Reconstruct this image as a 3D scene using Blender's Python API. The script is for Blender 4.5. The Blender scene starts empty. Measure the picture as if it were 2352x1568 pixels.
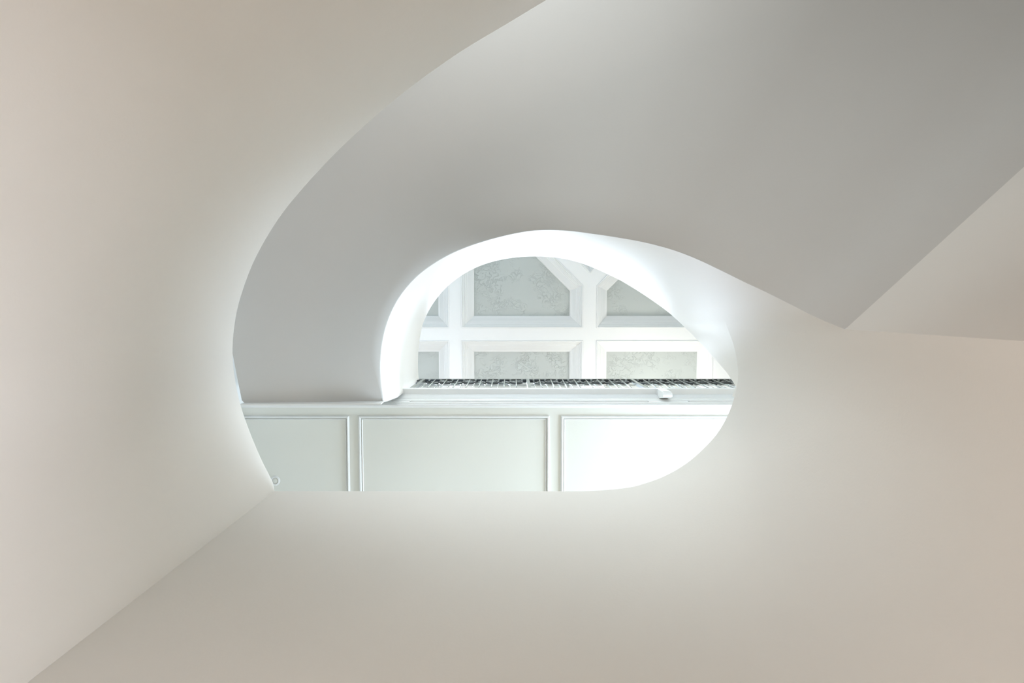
import bpy, bmesh, math
from mathutils import Vector, Matrix
from mathutils.geometry import tessellate_polygon
PI = math.pi
rad = math.radians
# World axes: +X = right in the photograph, +Y = down in the photograph, +Z = up (the camera lies on its back and looks up
# the stairwell).  Heights named h are above the lens, which stands ZC above the ground floor.
ZC = 1.0
sc = bpy.context.scene

# ------------------------------------------------------------------ camera
cam_d = bpy.data.cameras.new('camera')
cam = bpy.data.objects.new('camera', cam_d)
sc.collection.objects.link(cam)
sc.camera = cam
F_PX = 1450.0
cam_d.sensor_width = 36.0
cam_d.lens = F_PX / 2352.0 * 36.0
cam_d.clip_start = 0.02
TILT = math.atan(79.0 / F_PX)
fwd = Vector((0, math.sin(TILT), math.cos(TILT)))
down = Vector((0, math.cos(TILT), -math.sin(TILT)))
right = Vector((1, 0, 0))
m = Matrix((right, -down, -fwd)).transposed().to_4x4()
m.translation = Vector((0, 0, ZC))
cam.matrix_world = m

# ------------------------------------------------------------------ world, lights, exposure
w = bpy.data.worlds.new('world'); sc.world = w; w.use_nodes = True
bg = w.node_tree.nodes['Background']
bg.inputs['Color'].default_value = (0.80, 0.90, 1.0, 1)
bg.inputs['Strength'].default_value = 0.05
sc.view_settings.view_transform = 'Standard'
sc.view_settings.look = 'None'
sc.view_settings.gamma = 1.0
sc.view_settings.exposure = 0.0
sc.view_settings.use_curve_mapping = False

def area(name, loc, aim, sx, sy, power, col, spread=PI):
    d = bpy.data.lights.new(name, 'AREA'); d.shape = 'RECTANGLE'; d.size = sx; d.size_y = sy
    d.energy = power; d.color = col; d.spread = spread
    o = bpy.data.objects.new(name, d); sc.collection.objects.link(o)
    o.location = loc
    o.rotation_euler = (Vector(aim) - Vector(loc)).to_track_quat('-Z', 'Y').to_euler()
    return o
# daylight through windows, lamps, and fills added to brighten the walls
# (name, centre, aim, width, height, power, colour, spread)
HC_ = 9.75
LIGHTS = [
 ('daylight_landing_window', (4.12, 2.9, 6.1), (1.5, 2.7, 7.6), 2.4, 2.0, 290.5, (0.703, 0.845, 1.000), PI),
 ('daylight_gallery_window', (4.12, 2.3, 9.4), (-3, 0.8, 9.0), 3.2, 1.8, 2.5, (0.996, 1.000, 0.995), PI),
 ('daylight_south_window', (1.2, 4.5, 9.2), (0.4, 0, 8.4), 4.0, 1.8, 2.5, (0.999, 1.000, 0.988), PI),
 ('daylight_back_window', (0.4, -3.5, 9.2), (0.4, 3, 7.6), 3.4, 1.6, 12, (0.80, 0.92, 1.0), PI),
 ('daylight_stair_window', (-0.6, -3.5, 4.6), (0.4, -0.5, 5.6), 1.8, 1.2, 49, (0.88, 0.94, 0.97), PI),
 ('fill_low_south', (-0.4, 4.5, 1.3), (-0.2, 0.0, 1.6), 2.6, 2.0, 3.5, (0.999, 0.997, 1.000), PI),  # added fill from the south through a made-up low opening, lifts the soffit
 ('fill_low_east', (4.12, 0.7, 1.2), (0.0, 0.5, 0.0), 1.4, 2.0, 540.5, (0.846, 0.884, 1.000), PI),  # added fill through a made-up low opening, lifts the left wall
 ('fill_low_west', (-2.92, -0.2, 1.2), (0.0, 0.0, 1.0), 2.0, 2.0, 57.8, (1.000, 0.867, 0.794), PI),  # added fill through a made-up low opening, lifts the right wall
 ('lamp_uplight', (2.35, 1.75, 9.35), (2.0, 1.4, 12.0), 0.35, 0.35, 27, (0.999, 1.000, 0.953), PI),
 ('lamp_landing_ceiling', (-1.75, 1.70, HC_ - .12 + ZC), (0.9, -0.0, 4.0), 0.40, 0.40, 290, (0.662, 0.786, 1.000), 2.1),
 ('fill_coffer_north', (-0.45, -1.15, HC_ + .1 + ZC), (0.2, 1.0, 3.0), 0.5, 0.5, 44, (0.889, 1.000, 0.988), 2.2),  # added unseen fill without a fixture, lifts the lower flat wall
 ('fill_coffer_east', (1.75, -1.35, HC_ + .1 + ZC), (-0.8, 0.4, 2.0), 0.6, 0.6, 62, (0.909, 1.000, 0.960), 2.0),  # added unseen fill without a fixture, lifts the lower left wall
]
for (nm, lc, am, sx_, sy_, pw, cl, spd) in LIGHTS: area(nm, lc, am, sx_, sy_, pw, cl, spd)

# ------------------------------------------------------------------ materials
def mat(name, col, rough=0.6, metal=0.0, bump=0.0, bscale=40.0, spec=0.3, tint=0.0, marks=None, swirl=False):
    M = bpy.data.materials.new(name); M.use_nodes = True
    N, L = M.node_tree.nodes, M.node_tree.links
    b = N['Principled BSDF']
    b.inputs['Roughness'].default_value = rough
    b.inputs['Metallic'].default_value = metal
    b.inputs['Specular IOR Level'].default_value = spec
    geo = N.new('ShaderNodeNewGeometry')
    base = N.new('ShaderNodeRGB'); base.outputs[0].default_value = (*col, 1)
    out = base.outputs[0]
    if tint > 0:
        n = N.new('ShaderNodeTexNoise'); n.inputs['Scale'].default_value = 0.9; n.inputs['Detail'].default_value = 3
        L.new(geo.outputs['Position'], n.inputs['Vector'])
        mx = N.new('ShaderNodeMix'); mx.data_type = 'RGBA'
        mx.inputs[6].default_value = (*[c * (1 - tint) for c in col], 1)
        mx.inputs[7].default_value = (*[min(1, c * (1 + tint * .5)) for c in col], 1)
        L.new(n.outputs['Fac'], mx.inputs[0]); out = mx.outputs[2]
    if marks:
        acc = None
        for (p, r) in marks:
            d = N.new('ShaderNodeVectorMath'); d.operation = 'DISTANCE'
            d.inputs[1].default_value = p
            L.new(geo.outputs['Position'], d.inputs[0])
            mr = N.new('ShaderNodeMapRange'); mr.inputs[1].default_value = r * .4; mr.inputs[2].default_value = r
            mr.inputs[3].default_value = 0.45; mr.inputs[4].default_value = 1.0
            L.new(d.outputs['Value'], mr.inputs[0])
            if acc is None: acc = mr.outputs[0]
            else:
                mm = N.new('ShaderNodeMath'); mm.operation = 'MULTIPLY'
                L.new(acc, mm.inputs[0]); L.new(mr.outputs[0], mm.inputs[1]); acc = mm.outputs[0]
        sm = N.new('ShaderNodeVectorMath'); sm.operation = 'SCALE'
        L.new(out, sm.inputs[0]); L.new(acc, sm.inputs['Scale']); out = sm.outputs[0]
    L.new(out, b.inputs['Base Color'])
    if bump > 0:
        bp = N.new('ShaderNodeBump'); bp.inputs['Strength'].default_value = bump; bp.inputs['Distance'].default_value = 0.01
        n = N.new('ShaderNodeTexNoise'); n.inputs['Scale'].default_value = bscale; n.inputs['Detail'].default_value = 6
        L.new(geo.outputs['Position'], n.inputs['Vector'])
        h = n.outputs['Fac']
        if swirl:      # trowel swirls: thin ridges where a warped noise crosses its mean
            n.inputs['Distortion'].default_value = 1.0; n.inputs['Detail'].default_value = 4; n.inputs['Roughness'].default_value = .6
            s1 = N.new('ShaderNodeMath'); s1.operation = 'SUBTRACT'; s1.inputs[1].default_value = 0.5; L.new(h, s1.inputs[0])
            s2 = N.new('ShaderNodeMath'); s2.operation = 'ABSOLUTE'; L.new(s1.outputs[0], s2.inputs[0])
            s3 = N.new('ShaderNodeMapRange'); s3.inputs[1].default_value = 0.0; s3.inputs[2].default_value = 0.035
            s3.inputs[3].default_value = 1.0; s3.inputs[4].default_value = 0.0; L.new(s2.outputs[0], s3.inputs[0])
            n2 = N.new('ShaderNodeTexNoise'); n2.inputs['Scale'].default_value = 3.5; L.new(geo.outputs['Position'], n2.inputs['Vector'])
            s5 = N.new('ShaderNodeMapRange'); s5.inputs[1].default_value = .45; s5.inputs[2].default_value = .62; L.new(n2.outputs['Fac'], s5.inputs[0])
            s4 = N.new('ShaderNodeMath'); s4.operation = 'MULTIPLY'; L.new(s3.outputs[0], s4.inputs[0]); L.new(s5.outputs[0], s4.inputs[1])
            h = s4.outputs[0]
        L.new(h, bp.inputs['Height']); L.new(bp.outputs['Normal'], b.inputs['Normal'])
    return M

MARKS = [((-1.93, -.34, 3.9), .012), ((-1.30, -1.10, 4.6), .014), ((1.38, -.18, 4.9), .010), ((1.42, -.17, 4.85), .008),
         ((-.02, 1.29, 3.84), .010), ((.42, 1.29, 3.72), .012), ((.20, 1.29, 4.99), .008)]
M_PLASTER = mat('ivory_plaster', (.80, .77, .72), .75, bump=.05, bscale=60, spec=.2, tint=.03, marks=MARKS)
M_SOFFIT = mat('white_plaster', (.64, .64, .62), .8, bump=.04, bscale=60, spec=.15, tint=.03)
M_TRIM = mat('white_trim_paint', (.84, .85, .83), .45, spec=.4)
M_PANEL = mat('satin_white_paint', (.80, .81, .75), .5, spec=.35, bump=.02, bscale=90)
M_COFFER = mat('trowelled_grey_plaster', (.52, .55, .52), .8, bump=.6, bscale=12, spec=.2, swirl=True)
M_IRON = mat('dark_wrought_iron', (.035, .042, .042), .35, metal=.3, spec=.6)
M_BAR = mat('pewter_iron', (.26, .28, .26), .35, metal=.6, spec=.5)
M_WOOD = mat('honey_oak_floor', (.62, .49, .36), .4, spec=.4, tint=.15)
M_OUTER = mat('pale_wall_paint', (.80, .81, .79), .8, spec=.2)
M_GLASS = bpy.data.materials.new('window_glass'); M_GLASS.use_nodes = True
_b = M_GLASS.node_tree.nodes['Principled BSDF']
_b.inputs['Base Color'].default_value = (.9, .95, .95, 1); _b.inputs['Roughness'].default_value = .05
_b.inputs['Transmission Weight'].default_value = 1.0

# ------------------------------------------------------------------ helpers
def mk(name, verts, faces, material, parent=None, smooth=False, h=True, kind=None, label=None, cat=None, group=None):
    """one mesh object; h=True: vertex heights are above the lens"""
    me = bpy.data.meshes.new(name)
    dz = ZC if h else 0
    me.from_pydata([(x, y, z + dz) for x, y, z in verts], [], faces)
    bm = bmesh.new(); bm.from_mesh(me); bmesh.ops.recalc_face_normals(bm, faces=bm.faces); bm.to_mesh(me); bm.free()
    me.materials.append(material)
    if smooth:
        me.shade_smooth()
    o = bpy.data.objects.new(name, me); sc.collection.objects.link(o)
    if parent: o.parent = parent
    tag(o, kind, label, cat, group)
    return o
def tag(o, kind=None, label=None, cat=None, group=None):
    if kind: o['kind'] = kind
    if label: o['label'] = label
    if cat: o['category'] = cat
    if group: o['group'] = group
def box(x0, x1, y0, y1, z0, z1):
    v = [(x, y, z) for x in (x0, x1) for y in (y0, y1) for z in (z0, z1)]
    f = [(0, 1, 3, 2), (4, 6, 7, 5), (0, 4, 5, 1), (2, 3, 7, 6), (0, 2, 6, 4), (1, 5, 7, 3)]
    return v, f
def merge(parts):
    V, Fc = [], []
    for v, f in parts:
        n = len(V); V += v; Fc += [tuple(i + n for i in q) for q in f]
    return V, Fc
def tube(path, r, n=8, closed=False):
    P = [Vector(p) for p in path]; V, Fc = [], []
    up0 = Vector((0, 1, 0))
    for i, p in enumerate(P):
        a = P[i - 1] if (i or closed) else p
        b = P[(i + 1) % len(P)] if (i < len(P) - 1 or closed) else p
        t = (b - a).normalized(); u = up0 if abs(t.dot(up0)) < .9 else Vector((1, 0, 0))
        s = t.cross(u).normalized(); u = s.cross(t)
        for k in range(n):
            q = p + (s * math.cos(2 * PI * k / n) + u * math.sin(2 * PI * k / n)) * r
            V.append(tuple(q))
    m_ = len(P)
    for i in range(m_ if closed else m_ - 1):
        j = (i + 1) % m_
        for k in range(n):
            l = (k + 1) % n
            Fc.append((i * n + k, i * n + l, j * n + l, j * n + k))
    if not closed:
        Fc.append(tuple(range(n))); Fc.append(tuple((m_ - 1) * n + k for k in range(n)))
    return V, Fc
def hermite(x, xs, ys):
    n = len(xs)
    if x <= xs[0]: return ys[0]
    if x >= xs[-1]: return ys[-1]
    i = 0
    while xs[i + 1] < x: i += 1
    def s(k):
        if k == 0: return (ys[1] - ys[0]) / (xs[1] - xs[0])
        if k == n - 1: return (ys[-1] - ys[-2]) / (xs[-1] - xs[-2])
        a = (ys[k] - ys[k - 1]) / (xs[k] - xs[k - 1]); b = (ys[k + 1] - ys[k]) / (xs[k + 1] - xs[k])
        ha = xs[k] - xs[k - 1]; hb = xs[k + 1] - xs[k]
        return (a * hb + b * ha) / (ha + hb)
    h_ = xs[i + 1] - xs[i]; t = (x - xs[i]) / h_
    return (ys[i] * (2*t**3 - 3*t*t + 1) + h_ * s(i) * (t**3 - 2*t*t + t) + ys[i + 1] * (3*t*t - 2*t**3) + h_ * s(i + 1) * (t**3 - t*t))
def spline(pts, step):
    """dense points on a Catmull-Rom curve through tuples of any length"""
    out = []
    for i in range(len(pts) - 1):
        a = pts[max(i - 1, 0)]; b = pts[i]; c = pts[i + 1]; d = pts[min(i + 2, len(pts) - 1)]
        L = math.dist(b[:2], c[:2]); n = max(1, int(L / step))
        for k in range(n):
            t = k / n
            out.append(tuple(.5 * (2*b[j] + (c[j] - a[j])*t + (2*a[j] - 5*b[j] + 4*c[j] - d[j])*t*t + (3*b[j] - a[j] - 3*c[j] + d[j])*t**3) for j in range(len(b))))
    out.append(pts[-1])
    return out
def normals2d(pts, centre=(0, .3)):
    N = []
    for i, p in enumerate(pts):
        a = pts[max(i - 1, 0)]; b = pts[min(i + 1, len(pts) - 1)]
        t = Vector((b[0] - a[0], b[1] - a[1])).normalized(); n = Vector((t.y, -t.x))
        if n.dot(Vector((p[0] - centre[0], p[1] - centre[1]))) < 0: n = -n
        N.append(n)
    return N
def coping(pts, tops, thick, nrm, r=.014):
    """rounded top and outer face of a parapet whose inner face follows pts"""
    prof = [(0, -r), (r * .29, -r * .29), (r, 0), (thick - r, 0), (thick - r * .29, -r * .29), (thick, -r), (thick, -1.0)]
    V, Fc = [], []
    for p, t, n in zip(pts, tops, nrm):
        for o_, dz in prof: V.append((p[0] + n.x * o_, p[1] + n.y * o_, t + dz))
    m_ = len(prof)
    for i in range(len(pts) - 1):
        for k in range(m_ - 1): Fc.append((i*m_ + k, (i+1)*m_ + k, (i+1)*m_ + k + 1, i*m_ + k + 1))
    return V, Fc

# ------------------------------------------------------------------ stairwell tables (fitted plan: angle, radius, heights)
#T0
UA = [3.8, 2, 0, -3, -6, -10, -14, -18, -24, -32, -40, -50, -60, -75, -90, -105, -120, -135, -150, -165, -180, -190, -200, -208, -214, -216.0, -216.6, -218.2]
UR = [1.508, 1.4567, 1.4266, 1.3669, 1.2992, 1.2256, 1.1584, 1.0911, 0.9849, 0.8624, 0.7728, 0.6991, 0.6479, 0.596, 0.5652, 0.5632, 0.5905, 0.6508, 0.7457, 0.8779, 1.0309, 1.1388, 1.2528, 1.352, 1.4316, 1.4596, 1.4636, 1.4816]
UL = [2.85, 3.0067, 3.17, 3.354, 3.5, 3.6651, 3.8, 3.9159, 4.06, 4.2231, 4.36, 4.5109, 4.64, 4.7985, 4.93, 5.0519, 5.16, 5.2544, 5.34, 5.4175, 5.5, 5.5671, 5.64, 5.7026, 5.7514, 5.7677, 5.8, 6.38]
UH = [5.8508, 5.8879, 6.0466, 6.2171, 6.316, 6.4768, 6.6141, 6.7326, 6.7389, 6.6704, 6.679, 6.8605, 7.0805, 7.2913, 7.3243, 7.373, 7.4585, 7.618, 7.8153, 7.9975, 8.0512, 8.0038, 8.0282, 8.021, 7.9631, 7.9445, 7.9156, 7.8811]
LOWR = [(0.6303, 1.308), (0.8236, 1.2884), (0.9542, 1.2548), (1.0815, 1.2071), (1.2107, 1.1349), (1.3251, 1.0436), (1.4521, 0.907), (1.527, 0.7771), (1.5697, 0.6607), (1.5912, 0.5704), (1.5997, 0.4803), (1.589, 0.3774), (1.5621, 0.2615), (1.5152, 0.1407), (1.5047, 0.0999)]
LEFT = [(-1.6976, 1.315, 4.46), (-1.7058, 1.2548, 4.46), (-1.7476, 1.1664, 4.46), (-1.7882, 1.0695, 4.45), (-1.8532, 0.8775, 4.43), (-1.9034, 0.6711, 4.4), (-1.9119, 0.4653, 4.34), (-1.893, 0.2806, 4.28), (-1.8369, 0.0724, 4.21), (-1.7536, -0.1137, 4.14), (-1.6273, -0.3189, 4.05), (-1.4471, -0.5392, 3.95), (-1.2491, -0.7206, 3.85), (-1.0036, -0.911, 3.73), (-0.7483, -1.0817, 3.61), (-0.5108, -1.216, 3.5), (-0.2642, -1.3305, 3.38), (-0.0351, -1.4117, 3.26), (0.177, -1.483, 3.14), (0.4465, -1.5626, 2.98), (0.7857, -1.6374, 2.78), (1.1423, -1.633, 2.55), (1.55, -1.66, 2.25), (2.0, -1.72, 1.85), (2.45, -1.8, 1.4)]
HID = [(4.8, 1.5375, 5.834), (6, 1.573, 5.807), (7.5, 1.619, 5.769), (9, 1.665, 5.722), (11, 1.719, 5.624), (14, 1.8, 5.464), (17, 1.872, 5.244), (19.5, 1.93, 5.114), (22, 1.98, 5.247)]
PSI = [(3.8, -43), (0, -44.5), (-6, -47), (-14, -51), (-24, -57), (-40, -66), (-60, -78), (-90, -99), (-120, -123), (-150, -151), (-180, -180), (-200, -200), (-218.2, -218.2)]
PSI0 = -43
#T1
H_LAND = 4.46        # top of the parapet of the half landing
THICK = .13

# upper ribbon: columns by angle, from the arris (3.8 deg) round the back to the left end
UP = []
a_ = UA[0]
while a_ >= UA[-1] - 1e-6:
    UP.append(a_); a_ -= 1.2
UP = sorted(UP + [-199.7, -216.6, UA[-1]], reverse=True)
ang_s = [-a for a in UA]
upR = [hermite(-a, ang_s, UR) for a in UP]; upL = [hermite(-a, ang_s, UL) for a in UP]; upH = [hermite(-a, ang_s, UH) for a in UP]
upP = [(r * math.cos(rad(a)), r * math.sin(rad(a))) for a, r in zip(UP, upR)]

# half-landing parapet: flat wall then the quarter turn up to the arris, one smooth sheet with the upper ribbon
low = spline(LOWR, .04)
flat = [(-1.7 + .1 * k, 1.313) for k in range(0, 23)]
lowP = [p for p in flat if p[0] < low[0][0] - .02] + [(p[0], p[1]) for p in low[:-1]] + [upP[0]]
V, Fc = [], []
r_ = .014
for p in lowP[:-1]:      # openings added below view in the flat and right sides admit fill light
    V += [(p[0], p[1], 1.05 if -1.35 < p[0] < .55 or 1.45 < p[0] and p[1] > .2 else -ZC), (p[0], p[1], upL[0]), (p[0], p[1], H_LAND - r_)]
n0 = len(V); p = upP[0]
V += [(p[0], p[1], -ZC), (p[0], p[1], upL[0]), (p[0], p[1], H_LAND - r_), (p[0], p[1], upH[0] - r_)]
for i in range(len(lowP) - 1):
    a = i * 3; b = (i + 1) * 3
    for k in range(2): Fc.append((a + k, b + k, b + k + 1, a + k + 1))
prev = n0 + 1
for i in range(1, len(upP)):
    p = upP[i]; n = len(V); L_, H_ = upL[i], upH[i]
    V += [(p[0], p[1], L_ + .008), (p[0], p[1], L_ + .38 * (H_ - L_)), (p[0], p[1], H_ - r_)]
    for k in range(2): Fc.append((prev + k, n + k, n + k + 1, prev + k + 1))
    prev = n
wall_inner = mk('wall_inner', V, Fc, M_PLASTER, smooth=True, kind='structure', cat='wall',
                label='smooth curved plaster wall of the stairwell sweeping from the flat lower side up round the opening')
# copings (part of the same wall)
nl = normals2d(lowP)
v, f = coping(lowP, [H_LAND] * len(lowP), THICK, nl)
mk('coping', v, f, M_PLASTER, wall_inner, smooth=True)
# the upper parapet carries on down behind the lower one
hid = [(r * math.cos(rad(a)), r * math.sin(rad(a))) for a, r, h_ in HID]
hidH = [h_ for a, r, h_ in HID]
upA = hid[::-1] + upP; upAH = hidH[::-1] + upH
nu = normals2d(upA, (0, 0))
v, f = coping(upA, upAH, THICK, nu)
mk('coping', v, f, M_PLASTER, wall_inner, smooth=True)
V, Fc = [], []
hp = [upP[0]] + hid; hh = [upH[0]] + hidH
for p, t in zip(hp, hh): V += [(p[0], p[1], H_LAND - .6), (p[0], p[1], t - r_)]
for i in range(len(hp) - 1): Fc.append((2*i, 2*i + 2, 2*i + 3, 2*i + 1))
mk('parapet_return', V, Fc, M_PLASTER, wall_inner, smooth=True)

# left lower ribbon (parapet of the flight that climbs from the hall)
lf = spline(LEFT, .05)
lfP = [(p[0], p[1]) for p in lf]; lfH = [p[2] for p in lf]
V, Fc = [], []
for p, t in zip(lfP, lfH): V += [(p[0], p[1], 1.05 if -.75 < p[1] < .75 and p[0] < 0 else -ZC), (p[0], p[1], t * .5), (p[0], p[1], t - r_)]  # low opening added in the left wall for the west fill
for i in range(len(lfP) - 1):
    for k in range(2): Fc.append((3*i + k, 3*i + 3 + k, 3*i + 4 + k, 3*i + 1 + k))
wall_left = mk('wall_left', V, Fc, M_PLASTER, smooth=True, kind='structure', cat='wall',
               label='big curved cream plaster parapet wall along the left and top left of the stairwell')
v, f = coping(lfP, lfH, THICK, normals2d(lfP))
mk('coping', v, f, M_PLASTER, wall_left, smooth=True)

# wall beside the arris, under the soffit
P0 = upP[0]; hP = upL[0]
cd = Vector((math.cos(rad(PSI0)), math.sin(rad(PSI0))))
q1 = (P0[0] + cd.x * 3.8, P0[1] + cd.y * 3.8)
nb = Vector((-cd.y, cd.x)) * .12
mk('wall_back', [(P0[0], P0[1], -ZC), (P0[0], P0[1], hP), (q1[0], q1[1], hP), (q1[0], q1[1], -ZC),
                 (P0[0] + nb.x, P0[1] + nb.y, -ZC), (P0[0] + nb.x, P0[1] + nb.y, hP), (q1[0] + nb.x, q1[1] + nb.y, hP), (q1[0] + nb.x, q1[1] + nb.y, -ZC)],
   [(0, 1, 2, 3), (4, 5, 6, 7), (1, 5, 6, 2)], M_PLASTER, kind='structure', cat='wall',
   label='flat taupe wall wedge at the right edge, meeting the sloping soffit along a crease')

# soffit of the upper flight: rulings turn from the crease direction to the radial one
V, Fc = [], []
NR = 14
def reach(p, d):
    t = 4.9
    if d.y < 0: t = min(t, (-3.59 - p[1]) / d.y)
    if d.x > 0: t = min(t, (4.19 - p[0]) / d.x)
    c = p[0]*d.x + p[1]*d.y; rr = p[0]**2 + p[1]**2 - 4.9**2
    t = min(t, -c + math.sqrt(c*c - rr))
    if d.x < 0:      # straight outer string, slightly splayed towards the landing
        y0_, k_ = .35, .10
        t1 = (-2.475 - p[0]) / d.x
        if p[1] + d.y * t1 > y0_: t1 = (-2.475 - k_ * y0_ + k_ * p[1] - p[0]) / (d.x - k_ * d.y)
        t = min(t, t1)
    if d.y > 0: t = min(t, max(0.0, (.861 - p[1]) / d.y))
    return t
for a, p, h_ in zip(UP, upP, upL):
    psi = hermite(-a, [-x for x, _ in PSI], [y for _, y in PSI])
    d = Vector((math.cos(rad(psi)), math.sin(rad(psi)))); t = reach(p, d)
    V.append((p[0], p[1], h_ + .008))
    for k in range(NR + 1):
        s = .008 + (t - .008) * k / NR
        V.append((p[0] + d.x * s, p[1] + d.y * s, h_))
m_ = NR + 2
for i in range(len(UP) - 1):
    for k in range(m_ - 1): Fc.append((i*m_ + k, i*m_ + k + 1, (i+1)*m_ + k + 1, (i+1)*m_ + k))
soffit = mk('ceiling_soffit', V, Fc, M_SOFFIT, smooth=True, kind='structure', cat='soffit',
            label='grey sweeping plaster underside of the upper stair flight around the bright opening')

# ------------------------------------------------------------------ panelled underside of the upper landing
HS = 6.45
XL, XR, YB, YF = -3.0, 4.2, -3.6, 4.6
HC = 9.75
HF = 6.80
psof = mk('ceiling_landing', *box(XL, XR, 1.0, YF, HS, HS + .08), M_PANEL, kind='structure', cat='ceiling',
          label='white panelled underside of the upper landing in the lower half of the opening')
def ring(poly, prof, z, up):
    """mitred moulding along an inward offset polygon; prof = (inset, rise)"""
    n = len(poly); area2 = sum(poly[i][0]*poly[(i+1) % n][1] - poly[(i+1) % n][0]*poly[i][1] for i in range(n))
    if area2 < 0: poly = poly[::-1]
    off = []
    for i in range(n):
        a = Vector(poly[i - 1]); b = Vector(poly[i]); c = Vector(poly[(i + 1) % n])
        e1 = (b - a).normalized(); e2 = (c - b).normalized()
        n1 = Vector((-e1.y, e1.x)); n2 = Vector((-e2.y, e2.x))
        off.append((n1 + n2) / (1 + n1.dot(n2)))
    V, Fc = [], []
    for ins, rise in prof:
        for i in range(n): V.append((poly[i][0] + off[i].x*ins, poly[i][1] + off[i].y*ins, z + rise*up))
    for k in range(len(prof) - 1):
        for i in range(n):
            j = (i + 1) % n; Fc.append((k*n + i, k*n + j, (k+1)*n + j, (k+1)*n + i))
    return V, Fc, [(V[(len(prof)-1)*n + i][0], V[(len(prof)-1)*n + i][1]) for i in range(n)]
PROF_P = [(0, .002), (0, .010), (.003, .010), (.0045, -.012), (.010, -.020), (.018, -.024), (.026, -.020), (.030, -.004), (.034, .004), (.037, -.009), (.042, -.011), (.046, -.006), (.047, .002)]
xs_p = [(-3.62, -1.672), (-1.584, .390), (.500, 2.474), (2.584, 4.1)]
for x0, x1 in xs_p:
    x0 = max(x0, XL + .05)
    v, f, _ = ring([(x0, 1.112), (x1, 1.112), (x1, 3.2), (x0, 3.2)], PROF_P, HS, 1)
    mk('panel_moulding', v, f, M_TRIM, psof)

# landing edge: stepped crown and nosing, extruded across the stairwell
PF = [(1.03, 6.45), (1.03, 6.437), (1.018, 6.430), (1.002, 6.430), (.996, 6.438), (.994, 6.452), (.985, 6.456), (.985, 6.492),
      (.978, 6.496), (.978, 6.556), (.970, 6.562), (.970, 6.590), (.964, 6.594), (.964, 6.628), (.956, 6.634), (.956, 6.655), (.944, 6.690), (.938, 6.705), (.934, 6.735),
      (.879, 6.735), (.872, 6.742), (.872, 6.795), (.880, 6.802), (1.3, 6.802)]
xa, xb = -2.98, 4.18
V = [(xa, y, z) for y, z in PF] + [(xb, y, z) for y, z in PF]
n = len(PF)
trim = mk('trim_1', V, [(i, i+1, n+i+1, n+i) for i in range(n-1)], M_TRIM, kind='structure', cat='trim',
          label='long white stepped crown moulding and nosing along the upper landing edge')
for x0, x1 in ((-1.06, 1.42), (1.83, 4.0)):
    parts = [box(x0, x1, .9725, .979, 6.500, 6.506), box(x0, x1, .9725, .979, 6.545, 6.551),
             box(x0, x0 + .008, .9725, .979, 6.500, 6.551), box(x1 - .008, x1, .9725, .979, 6.500, 6.551)]
    mk('fascia_bead', *merge(parts), M_TRIM, trim)
# back board closing the joint between the stair soffit and the fascia, and the stair's outer string
bb = [(-2.425, 5.58), (-1.175, 5.62), (-1.20, 6.74), (-2.46, 6.74)]
mk('back_board', [(x, .862, z) for x, z in bb] + [(x, .872, z) for x, z in bb],
   [(0, 1, 2, 3), (4, 5, 6, 7), (0, 1, 5, 4), (1, 2, 6, 5), (2, 3, 7, 6), (3, 0, 4, 7)], M_TRIM, trim)
mk('back_board', *box(XL + .02, XR - .02, .99, 1.0, 6.50, 6.74), M_TRIM, trim)

def corbel(x0, x1):
    prof = [(.875, 6.735), (.875, 6.50), (.881, 6.495), (.881, 6.470), (.888, 6.460), (.903, 6.452), (.918, 6.455), (.930, 6.475), (.945, 6.53), (.96, 6.62), (.962, 6.735)]
    n = len(prof)
    V = [(x0, y, z) for y, z in prof] + [(x1, y, z) for y, z in prof]
    Fc = [(i, (i+1) % n, n + (i+1) % n, n + i) for i in range(n)] + [tuple(range(n)), tuple(range(n, 2*n))]
    return V, Fc
cb = mk('corbel', *corbel(1.555, 1.650), M_TRIM, cat='corbel',
        label='small white curved bracket under the landing edge near the right end of the railing')
mk('cap', *box(1.547, 1.658, .873, .96, 6.705, 6.733), M_TRIM, cb)
mk('face_panel', *box(1.572, 1.633, .8715, .8765, 6.52, 6.685), M_TRIM, cb)
# the landing slab above
mk('floor_upper', *box(XL, XR, 1.02, YF, HS + .09, HF), M_WOOD, kind='structure', cat='floor',
   label='oak floor slab of the upper landing behind the railing')

mk('wall_string', *box(-2.82, -2.75, YB, .99, 4.9, 6.49), M_OUTER, kind='structure', cat='wall',  # shows as the sliver; added to stop upper light leaking through
   label='thin bluish sliver of outer stair wall at the far left between parapet and soffit')
mk('slab_light_block', *box(XL, -2.5, YB, .87, 6.5, HF), M_SOFFIT, kind='structure', cat='floor',  # added slab, keeps upper light from falling through the gap
   label='slim slab added at the far left above the soffit to block leaking light')

# ------------------------------------------------------------------ balustrade on the landing edge
rail = bpy.data.objects.new('balustrade', None); sc.collection.objects.link(rail)
YR = .905
rail.location = (.2, YR, HF + ZC)
tag(rail, None, 'dark wrought iron railing with scrolls standing on the white upper landing edge', 'railing')
def rp(name, v, f, material, smooth=False):
    o = mk(name, [(x - .2, y - YR, z - HF) for x, y, z in v], f, material, rail, smooth, h=False); return o
X0, PITCH = -1.095, 1.29
XEND = X0 + 3 * PITCH
rp('handrail', *box(X0 - .06, XEND, YR - .006, YR + .024, 7.80, 7.845), M_IRON)
rp('top_bead', *box(X0 - .06, XEND, YR - .012, YR - .006, 7.815, 7.84), M_BAR)
rp('bottom_rail', *box(X0, XEND, YR - .01, YR + .012, 6.86, 6.875), M_BAR)
rp('rail_bracket', *merge([box(X0 - .085, X0 - .03, YR - .008, YR + .03, 7.70, 7.80), box(X0 - .06, X0 - .04, YR, YR + .02, 7.55, 7.72)]), M_IRON)
nw = None
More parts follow.
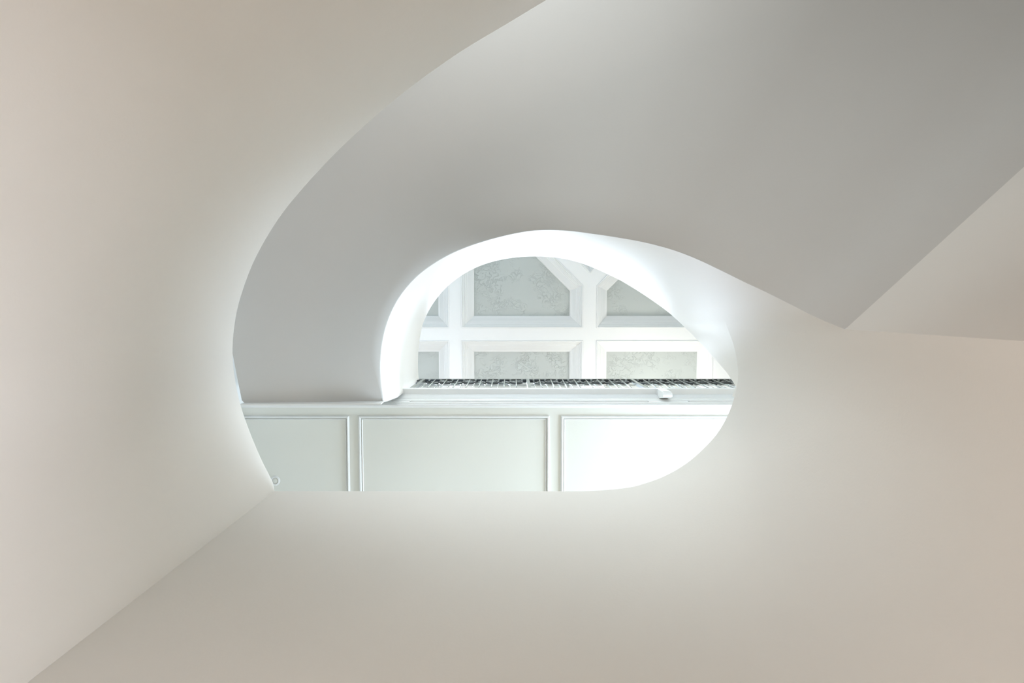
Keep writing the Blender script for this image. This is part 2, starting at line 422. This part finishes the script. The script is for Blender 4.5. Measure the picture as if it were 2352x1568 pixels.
for k in range(4):
    x = X0 + k * PITCH
    v, f = merge([box(x - .019, x + .019, YR - .014, YR + .024, 6.80, 7.80), box(x - .026, x + .026, YR - .02, YR + .03, 6.80, 6.83)])
    rp('newel_post', v, f, M_BAR)
bp_ = PITCH / 9
vb, fb = tube([(0, 0, 6.80), (0, 0, 7.5), (0, -.004, 7.72), (0, -.004, 7.80)], .0075, 8)
ar = [(-bp_/2, 0, 6.80), (-bp_/2, 0, 7.36)] + [(-bp_/2*math.cos(t), 0, 7.36 + bp_/2*1.2*math.sin(t)) for t in [PI*k/12 for k in range(1, 12)]] + [(bp_/2, 0, 7.36), (bp_/2, 0, 6.80)]
va, fa = tube(ar, .0065, 8)
def flat_ring(R_, r2, z, sx=1.0, n=20):
    return tube([(R_*sx*math.cos(2*PI*k/n), 0, z + R_*math.sin(2*PI*k/n)) for k in range(n)], r2, 8, closed=True)
vr, fr = merge([flat_ring(.085, .015, 7.63, .85), flat_ring(.040, .012, 7.63)])
sc_pts = []
for k in range(26):          # C scroll curling at its end
    t = k / 25; an = PI * .9 + t * 2.6 * PI; R_ = .095 * (1 - .70 * t)
    sc_pts.append((R_*.8*math.cos(an), 0, 7.60 + R_*math.sin(an)))
vs, fs = tube(sc_pts, .014, 8)
shared = {}
def place(name, v, f, material, x, y=YR):
    if name not in shared:
        o = mk(name, [(a, b, c - HF) for a, b, c in v], f, material, rail, True, h=False); shared[name] = o
    else:
        o = shared[name].copy(); sc.collection.objects.link(o)
    o.parent = rail; o.location = (x - .2, y - YR, 0)
    return o
for s in range(3):
    for k in range(1, 9):
        x = X0 + s * PITCH + k * bp_
        place('baluster', vb, fb, M_BAR, x)
        if k % 2 == 1: place('hoop', va, fa, M_BAR, x, YR + .006)
        if k % 2 == 0: place('ring', vr, fr, M_IRON, x, YR + .008)
        else: place('scroll', vs, fs, M_IRON, x, YR + .010)
        if k < 9:
            pass
# riveted blocks between rail and scrollwork
for s in range(3):
    for k in range(9):
        x = X0 + s * PITCH + (k + .5) * bp_
        place('collar', *box(-.012, .012, -.012, .018, 7.765, 7.80), M_BAR, x)
rp('scroll_band', *box(X0, XEND, YR + .020, YR + .024, 7.47, 7.50), M_IRON)
rp('scroll_band', *box(X0, XEND, YR + .020, YR + .024, 7.72, 7.80), M_IRON)

# ------------------------------------------------------------------ coffered ceiling
S_ = 1.0
cof = {}
def rect(x0, x1, y0, y1): return [(x0, y0), (x1, y0), (x1, y1), (x0, y1)]
cxs = [(-2.83, -.985), (-.767, 1.080), (1.318, 3.165)]
YU0, YU1 = -1.378, .309
CX, CY = 1.199, -1.488
MIDP = [(-.767, YU1), (1.080, YU1), (1.080, -.325), (.027, YU0), (-.767, YU0)]
RGTP = [(1.318, YU1), (3.165, YU1), (3.165, YU0), (2.371, YU0), (1.318, -.325)]
polys = [rect(*cxs[0], YU0, YU1), MIDP, RGTP,
         rect(*cxs[0], .531, 2.378), rect(*cxs[1], .531, 2.378), rect(1.318, 3.095, .531, 2.378),
         rect(*cxs[0], 2.60, 4.35), rect(*cxs[1], 2.60, 4.35), rect(1.318, 3.095, 2.60, 4.35)]
mir = lambda P: [(x, 2*CY - y) for x, y in P]
polys += [mir(p) for p in polys[:3]]
HD = .95
polys.append([(CX, CY + HD), (CX + HD, CY), (CX, CY - HD), (CX - HD, CY)])
# beam plate with holes, tessellated
outer = [(XL, YB), (XR, YB), (XR, YF), (XL, YF)]
loops = [outer] + polys
flatv = [p for L_ in loops for p in L_]
tris = tessellate_polygon([[Vector((x, y, 0)) for x, y in L_] for L_ in loops])
ceil = mk('ceiling', [(x, y, HC) for x, y in flatv], [tuple(t) for t in tris], M_TRIM, kind='structure', cat='ceiling',
          label='white coffered ceiling with crossing beams high above the railing')
PROF_C = [(-.016, 0), (-.016, -.010), (-.010, -.017), (.000, -.017), (.005, -.006), (.010, .006), (.020, .010), (.024, .028),
          (.036, .034), (.040, .050), (.048, .056), (.062, .066), (.068, .078), (.078, .082), (.100, .105), (.130, .140), (.150, .160), (.158, .164), (.160, .185), (.172, .187), (.172, .215)]
for P in polys:
    v, f, innr = ring(P, PROF_C, HC, 1)
    mk('coffer_moulding', v, f, M_TRIM, ceil)
    mk('coffer_panel', [(x, y, HC + .21) for x, y in innr] + [(x, y, HC + .25) for x, y in innr],
       [tuple(range(len(innr))), tuple(range(len(innr), 2*len(innr)))], M_COFFER, ceil)
mk('ceiling_slab', *box(XL - .15, XR + .15, YB - .15, YF + .15, HC + .27, HC + .40), M_OUTER, ceil)

# ------------------------------------------------------------------ round fitting on the panelled underside
def disc_rings(prof, n=40):
    V, Fc = [], []
    for r, z in prof:
        for k in range(n): V.append((r*math.cos(2*PI*k/n), r*math.sin(2*PI*k/n), z))
    for i in range(len(prof) - 1):
        for k in range(n): Fc.append((i*n + k, i*n + (k+1) % n, (i+1)*n + (k+1) % n, (i+1)*n + k))
    Fc.append(tuple((len(prof)-1)*n + k for k in range(n)))
    return V, Fc
sp = mk('ceiling_spotlight', *disc_rings([(.052, 0), (.052, -.004), (.048, -.009), (.036, -.011), (.032, -.006), (.031, -.001)]), M_TRIM, h=False, smooth=False,
        cat='spotlight', label='small round white recessed spotlight peeping past the left curved wall')
sp.location = (-2.452, 1.795, HS + ZC)
mk('lens', *disc_rings([(.030, -.0012), (.026, -.006), (.012, -.009)]), M_PANEL, sp, True, h=False)

# ------------------------------------------------------------------ outer shell of the stair hall
def wall_with_holes(name, axis, pos, a0, a1, z0, z1, holes, thick, label):
    """wall in the plane axis=pos (thick goes outward), with rectangular window openings (a0,a1,z0,z1)"""
    aa = sorted({a0, a1} | {q for h_ in holes for q in h_[:2]}); zz = sorted({z0, z1} | {q for h_ in holes for q in h_[2:]})
    parts = []
    for i in range(len(aa) - 1):
        for j in range(len(zz) - 1):
            ca, cz = (aa[i] + aa[i+1]) / 2, (zz[j] + zz[j+1]) / 2
            if any(h_[0] < ca < h_[1] and h_[2] < cz < h_[3] for h_ in holes): continue
            lo, hi = sorted((pos, pos + thick))
            parts.append(box(lo, hi, aa[i], aa[i+1], zz[j], zz[j+1]) if axis == 'x' else box(aa[i], aa[i+1], lo, hi, zz[j], zz[j+1]))
    return mk(name, *merge(parts), M_OUTER, h=False, kind='structure', cat='wall', label=label)
def window(name, axis, pos, thick, h_, label):
    a0, a1, z0, z1 = h_; parts = []; c = pos + thick * .5
    def b(u0, u1, w0, w1, d):
        return box(c - d, c + d, u0, u1, w0, w1) if axis == 'x' else box(u0, u1, c - d, c + d, w0, w1)
    fw = .06
    parts += [b(a0, a1, z0, z0 + fw, .04), b(a0, a1, z1 - fw, z1, .04), b(a0, a0 + fw, z0 + fw, z1 - fw, .04), b(a1 - fw, a1, z0 + fw, z1 - fw, .04),
              b((a0 + a1)/2 - .025, (a0 + a1)/2 + .025, z0 + fw, z1 - fw, .03)]
    return mk(name, *merge(parts), M_TRIM, h=False, kind='structure', cat='window', label=label)
T = ZC
ZT = HC + .27 + T
W1 = (1.7, 4.1, 5.1, 7.1)
W2 = (.7, 3.9, 8.5, 10.3)
W3 = (-1.3, 2.1, 8.4, 10.0)
W4 = (-1.5, .3, 4.0, 5.2)
W5 = (-1.2, .8, .2, 2.2)  # unseen opening added for the west fill
W6 = (0.0, 1.4, .2, 2.2)  # unseen opening added for the east fill
W7 = (-1.7, .9, .3, 2.3)  # unseen opening added for the south fill
W8 = (-.8, 3.2, 8.3, 10.1)
wall_with_holes('wall_east', 'x', XR, YB, YF, 0, ZT, [W1, W2, W6], .15, 'pale outer wall on the right of the stair hall')
wall_with_holes('wall_north', 'y', YB, XL, XR, 0, ZT, [W3, W4], -.15, 'pale outer wall behind the upper flight')
wall_with_holes('wall_west', 'x', XL, YB, YF, 0, ZT, [W5], -.15, 'pale outer wall glimpsed as a thin bluish sliver at the left')
wall_with_holes('wall_south', 'y', YF, XL, XR, 0, ZT, [W7, W8], .15, 'pale outer wall behind the half landing')
for i, (ax, ps, th, h_, lb) in enumerate((('x', XR, .15, W1, 'white framed window lighting the half landing'), ('x', XR, .15, W2, 'white framed window lighting the gallery'),
                                          ('y', YB, -.15, W3, 'white framed window high behind the stair'), ('y', YB, -.15, W4, 'white framed window beside the lower flight'),
                                          ('x', XL, -.15, W5, 'white framed window added for fill light in the ground floor hall'), ('x', XR, .15, W6, 'white framed glazed door added for fill light in the east hall'),
                                          ('y', YF, .15, W7, 'white framed garden door added for fill light under the half landing'), ('y', YF, .15, W8, 'white framed window behind the upper landing'))):
    window('window_%d' % (i + 1), ax, ps, th, h_, lb)
mk('floor', *box(XL, XR, YB, YF, -.1, 0), M_WOOD, h=False, kind='structure', cat='floor', label='oak floor of the ground floor hall under the stairwell')
mk('floor_landing', *merge([box(XL + .01, XR - .01, 1.45, YF - .01, 3.30, 3.46), box(1.8, XR - .01, .35, 1.44, 3.30, 3.46)]), M_WOOD, kind='structure', cat='floor', label='oak floor of the half landing behind its parapet, with an added light-blocking piece')  # smaller slab is added out of view to block the east fill
